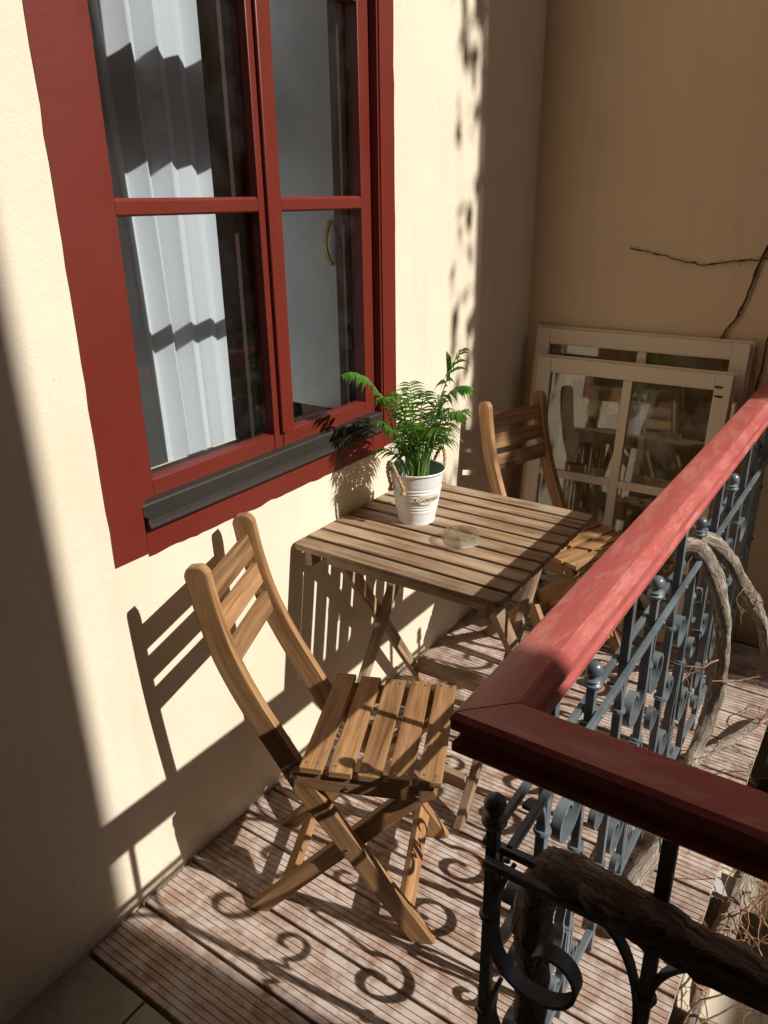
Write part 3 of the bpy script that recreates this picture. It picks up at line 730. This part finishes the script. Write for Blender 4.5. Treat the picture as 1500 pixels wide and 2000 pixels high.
# ================================================================== VINES
def gnarl(pts, r, seed=0, amp=.25, k=8, n=12):
    rn = random.Random(seed); P = smooth_path(pts, k); m = len(P)
    rs = []
    for i in range(m):
        t = i / (m - 1); base = r[0] + (r[1] - r[0]) * t; rs.append(base * (1 + .3 * amp * (rn.random() - .5)) * (1 + .09 * math.sin(i * .31 + seed) + .06 * math.sin(i * .83)))
    for i in range(1, m - 1): P[i] += Vector((rn.gauss(0, .12), rn.gauss(0, .12), rn.gauss(0, .12))) * base * .3
    mb = MB().tube(P, rs, n)
    for i in range(m):
        for kk in range(n):
            d = mb.v[i*n+kk] - P[i]; a = 2*math.pi*kk/n
            mb.v[i*n+kk] = P[i] + d * (1 + .08*math.sin(a*3 + i*.12 + seed) + .05*math.sin(a*7 - i*.16) + .03*math.sin(a*2 + i*.3))
    for q in range(len(mb.v)): mb.v[q] = mb.v[q] + Vector((rn.gauss(0, 1), rn.gauss(0, 1), rn.gauss(0, 1))) * r[0] * .02
    return mb
def twigs(name, root, starts, seed, mat, L=(.08, .22), r=.0016, drop=-.3, n=3):
    rn = random.Random(seed); o = root.location
    for p, d in starts:
        p = Vector(p); d = Vector(d).normalized(); mb = MB()
        def grow(p, d, L, r, lev):
            P = [p.copy()]; 
            for s in range(7):
                d = (d + Vector((rn.gauss(0, .28), rn.gauss(0, .28), rn.gauss(0, .28) + drop * .12))).normalized(); p = p + d * (L / 7); P.append(p.copy())
                if lev and rn.random() < .3: grow(p, (d + Vector((rn.gauss(0, .8), rn.gauss(0, .8), rn.gauss(0, .6)))).normalized(), L * .5, r * .6, lev - 1)
            mb.tube([q - o for q in P], [r * (1 - .6 * i / 7) for i in range(8)], 5)
        grow(p, d, rn.uniform(*L), r, n); mb.build(name, mat, root)

v1 = empty('vine_branch', (.93, .74, 0)); tag(v1, 'thick dark gnarled vine limb resting on the shaded near railing', 'vine')
o1 = Vector((.93, .74, 0))
gnarl([Vector(p) - o1 for p in [(.955, .77, -.02), (.935, .755, .20), (.945, .745, .42), (.940, .735, .60), (.958, .712, .685), (.995, .694, .735), (1.06, .668, .757), (1.17, .655, .758), (1.34, .65, .765), (1.6, .65, .77)]], (.024, .027), 3, .2, 12, 22).build('limb', m_bark, v1)

v2 = empty('vine_branch', (.95, 1.9, 0)); tag(v2, 'pale twisted vine climbing over the sunlit railing from the deck', 'vine'); o2 = Vector((.95, 1.9, 0))
gnarl([Vector(p) - o2 for p in [(.868, 1.655, .775), (.905, 1.69, .762), (.935, 1.755, .68), (.958, 1.86, .52), (.966, 1.92, .38), (.962, 1.955, .24), (.950, 1.935, .11), (.942, 1.885, .045), (.950, 1.74, .030), (.950, 1.56, .028), (.930, 1.40, .026), (.925, 1.25, .02)]], (.019, .022), 8, .2, 8, 20).build('limb', m_bark, v2)
gnarl([Vector(p) - o2 for p in [(.880, 1.735, .770), (.915, 1.80, .735), (.945, 1.93, .64), (.962, 2.05, .535), (.985, 2.22, .40), (1.005, 2.36, .27), (1.03, 2.45, .12)]], (.020, .018), 11, .2, 8, 20).build('limb', m_bark, v2)
gnarl([Vector(p) - o2 for p in [(.940, 1.90, .04), (.985, 1.99, .03), (1.03, 2.08, .035), (1.10, 2.22, .05), (1.25, 2.35, .04)]], (.014, .010), 5, .15, 6, 8).build('limb', m_bark, v2)
twigs('twig', v2, [((.955, 1.90, .30), (.6, .2, .1)), ((.965, 1.93, .36), (-.3, -.6, .2)), ((.98, 2.1, .48), (.4, -.6, .3)), ((1.06, 2.14, .04), (-.1, -.3, .9)), ((1.07, 2.15, .05), (.1, .2, 1)), ((1.0, 2.02, .04), (-.4, -.8, .3)), ((.97, 1.8, .04), (.5, -.6, .2)), ((.96, 1.6, .04), (.7, -.3, .5)), ((.955, 1.5, .04), (.8, .3, .2)), ((.99, 2.2, .41), (.9, .1, .5))], 4, m_twig, (.12, .26), .0022, -.1)

v3 = empty('vine_branch', (1.14, 1.7, -.4)); tag(v3, 'rough grey vine stem rising outside the deck edge', 'vine'); o3 = Vector((1.14, 1.7, -.4))
gnarl([Vector(p) - o3 for p in [(1.10, 1.10, -.32), (1.112, 1.30, -.20), (1.118, 1.46, -.17), (1.135, 1.66, -.09), (1.165, 1.85, -.02), (1.23, 2.05, .05), (1.40, 2.2, .10)]], (.026, .020), 21, .25, 8, 20).build('limb', m_bark, v3)
st3 = []
rn = random.Random(12)
for i in range(38):
    t = rn.random(); st3.append(((1.11 + .10 * t + rn.uniform(-.01, .03), 1.25 + .8 * t, -.14 + .18 * t), (rn.uniform(-.7, .8), rn.uniform(-.7, .6), rn.uniform(-.6, .7))))
twigs('twig', v3, st3, 9, m_twig, (.10, .30), .0022, -.35)
# dry hanging roots beyond the edge of the deck
st4 = [((1.11 + .12 * rn.random(), 1.5 + 1.0 * rn.random(), -.02 - .1 * rn.random()), (rn.uniform(-.2, .2), rn.uniform(-.2, .2), -1)) for i in range(22)]
twigs('rootlet', v3, st4, 10, m_twig, (.12, .30), .0013, -1.0, 1)

def wall_vine(label, pts, seed, r=(.0022, .0014)):
    o = Vector(pts[0]); e = empty('wall_creeper', o); tag(e, label, 'vine')
    rn = random.Random(seed); P = smooth_path([Vector(p) - o for p in pts], 6)
    for i in range(1, len(P) - 1): P[i] += Vector((rn.gauss(0, .0016), 0, rn.gauss(0, .0016)))
    MB().tube(P, [r[0] + (r[1] - r[0]) * i / len(P) + (.0015 if rn.random() < .12 else 0) for i in range(len(P))], 6).build('stem', m_darktwig, e)
    for i in range(2, len(P) - 1, 2):
        if rn.random() < .75:
            d = Vector((rn.gauss(0, .6), -.25, rn.gauss(0, 1))).normalized() * rn.uniform(.008, .022)
            MB().tube([P[i], P[i] + d * .5 + Vector((0, 0, .002)), P[i] + d], [.0010, .0008, .0005], 4).build('tendril', m_darktwig, e)
wall_vine('thin dark creeper stem running level across the ochre wall', [(.90, 2.744, 1.325), (.791, 2.744, 1.313), (.704, 2.744, 1.302), (.62, 2.744, 1.290), (.547, 2.744, 1.295), (.45, 2.744, 1.318), (.358, 2.744, 1.334)], 2)
wall_vine('dark creeper stem slanting down to the taller leaning frame', [(.86, 2.742, 1.50), (.79, 2.742, 1.365), (.755, 2.742, 1.23), (.735, 2.742, 1.146), (.705, 2.742, 1.09), (.685, 2.742, 1.05)], 3, (.0040, .0026))
wall_vine('dark creeper stem dropping behind the far end of the red handrail', [(.86, 2.743, 1.30), (.833, 2.743, 1.10), (.826, 2.743, .98), (.819, 2.743, .87), (.812, 2.743, .70)], 6, (.0030, .0022))

# ================================================================== BELOW THE DECK EDGE
for i, (yy, lb) in enumerate(((1.31, 'cream beam end below the deck edge at the bottom of the picture'), (1.66, 'cream beam below the deck edge behind the grey vine stem'))):
    tag(MB().box((1.0705, yy, -.33), (2.6, yy + .16, -.17)).build('joist', m_joist, None, .004), lb, 'beam', 'beams below the deck edge')
fa = MB().box((1.075, .62, -.60), (2.6, YB - .01, -.52)); lr = tag(MB().box((1.072, .62, -.64), (2.6, YB - .01, -.605)).build('lower_roof', m_beam), kind='structure')
for i in range(14):
    MB().box((1.075, .625 + i * .15, -.6045), (2.6, .625 + i * .15 + .142, -.58)).build('plank', m_beam, lr, .003)
tag(MB().box((1.0715, 1.60, -.11), (1.135, 1.672, -.095)).box((1.0715, 1.60, -.17), (1.076, 1.672, -.11)).build('bracket', m_zinc, None, .001), 'small grey metal bracket at the edge of the deck', 'bracket')

# creeper at the outer corner of the end wall (outside the frame; it dapples the edge of the sunlight)
iv = empty('corner_creeper', (3.38, 2.70, 3.0)); tag(iv, kind='stuff')
rn = random.Random(33); mb = MB()
for i in range(330):
    y_ = -.17 + .22 * rn.random() ** .7; z_ = -.3 + 2.6 * rn.random(); sz = rn.uniform(.02, .06)
    if math.sin(z_ * 9) + math.sin(z_ * 23 + 1) < rn.uniform(-1.4, 2.2) and y_ < -.02: continue
    a = Vector((rn.gauss(0, 1), rn.gauss(0, 1), rn.gauss(0, 1))).normalized(); b = a.orthogonal().normalized(); c = Vector((rn.uniform(-.03, .05), y_, z_)); k0 = len(mb.v)
    mb.v += [c + a * sz, c + b * sz * .7, c - a * sz * .8, c - b * sz * .7]; mb.face([k0, k0 + 1, k0 + 2, k0 + 3], [(0, 0)] * 4)
mb.build('leaves', m_leaf, iv)
MB().tube(smooth_path([(0, .04, -3), (0, .03, -1), (.0, .035, .5), (0, .03, 2.4)], 6), .012, 6).build('stem', m_bark, iv)
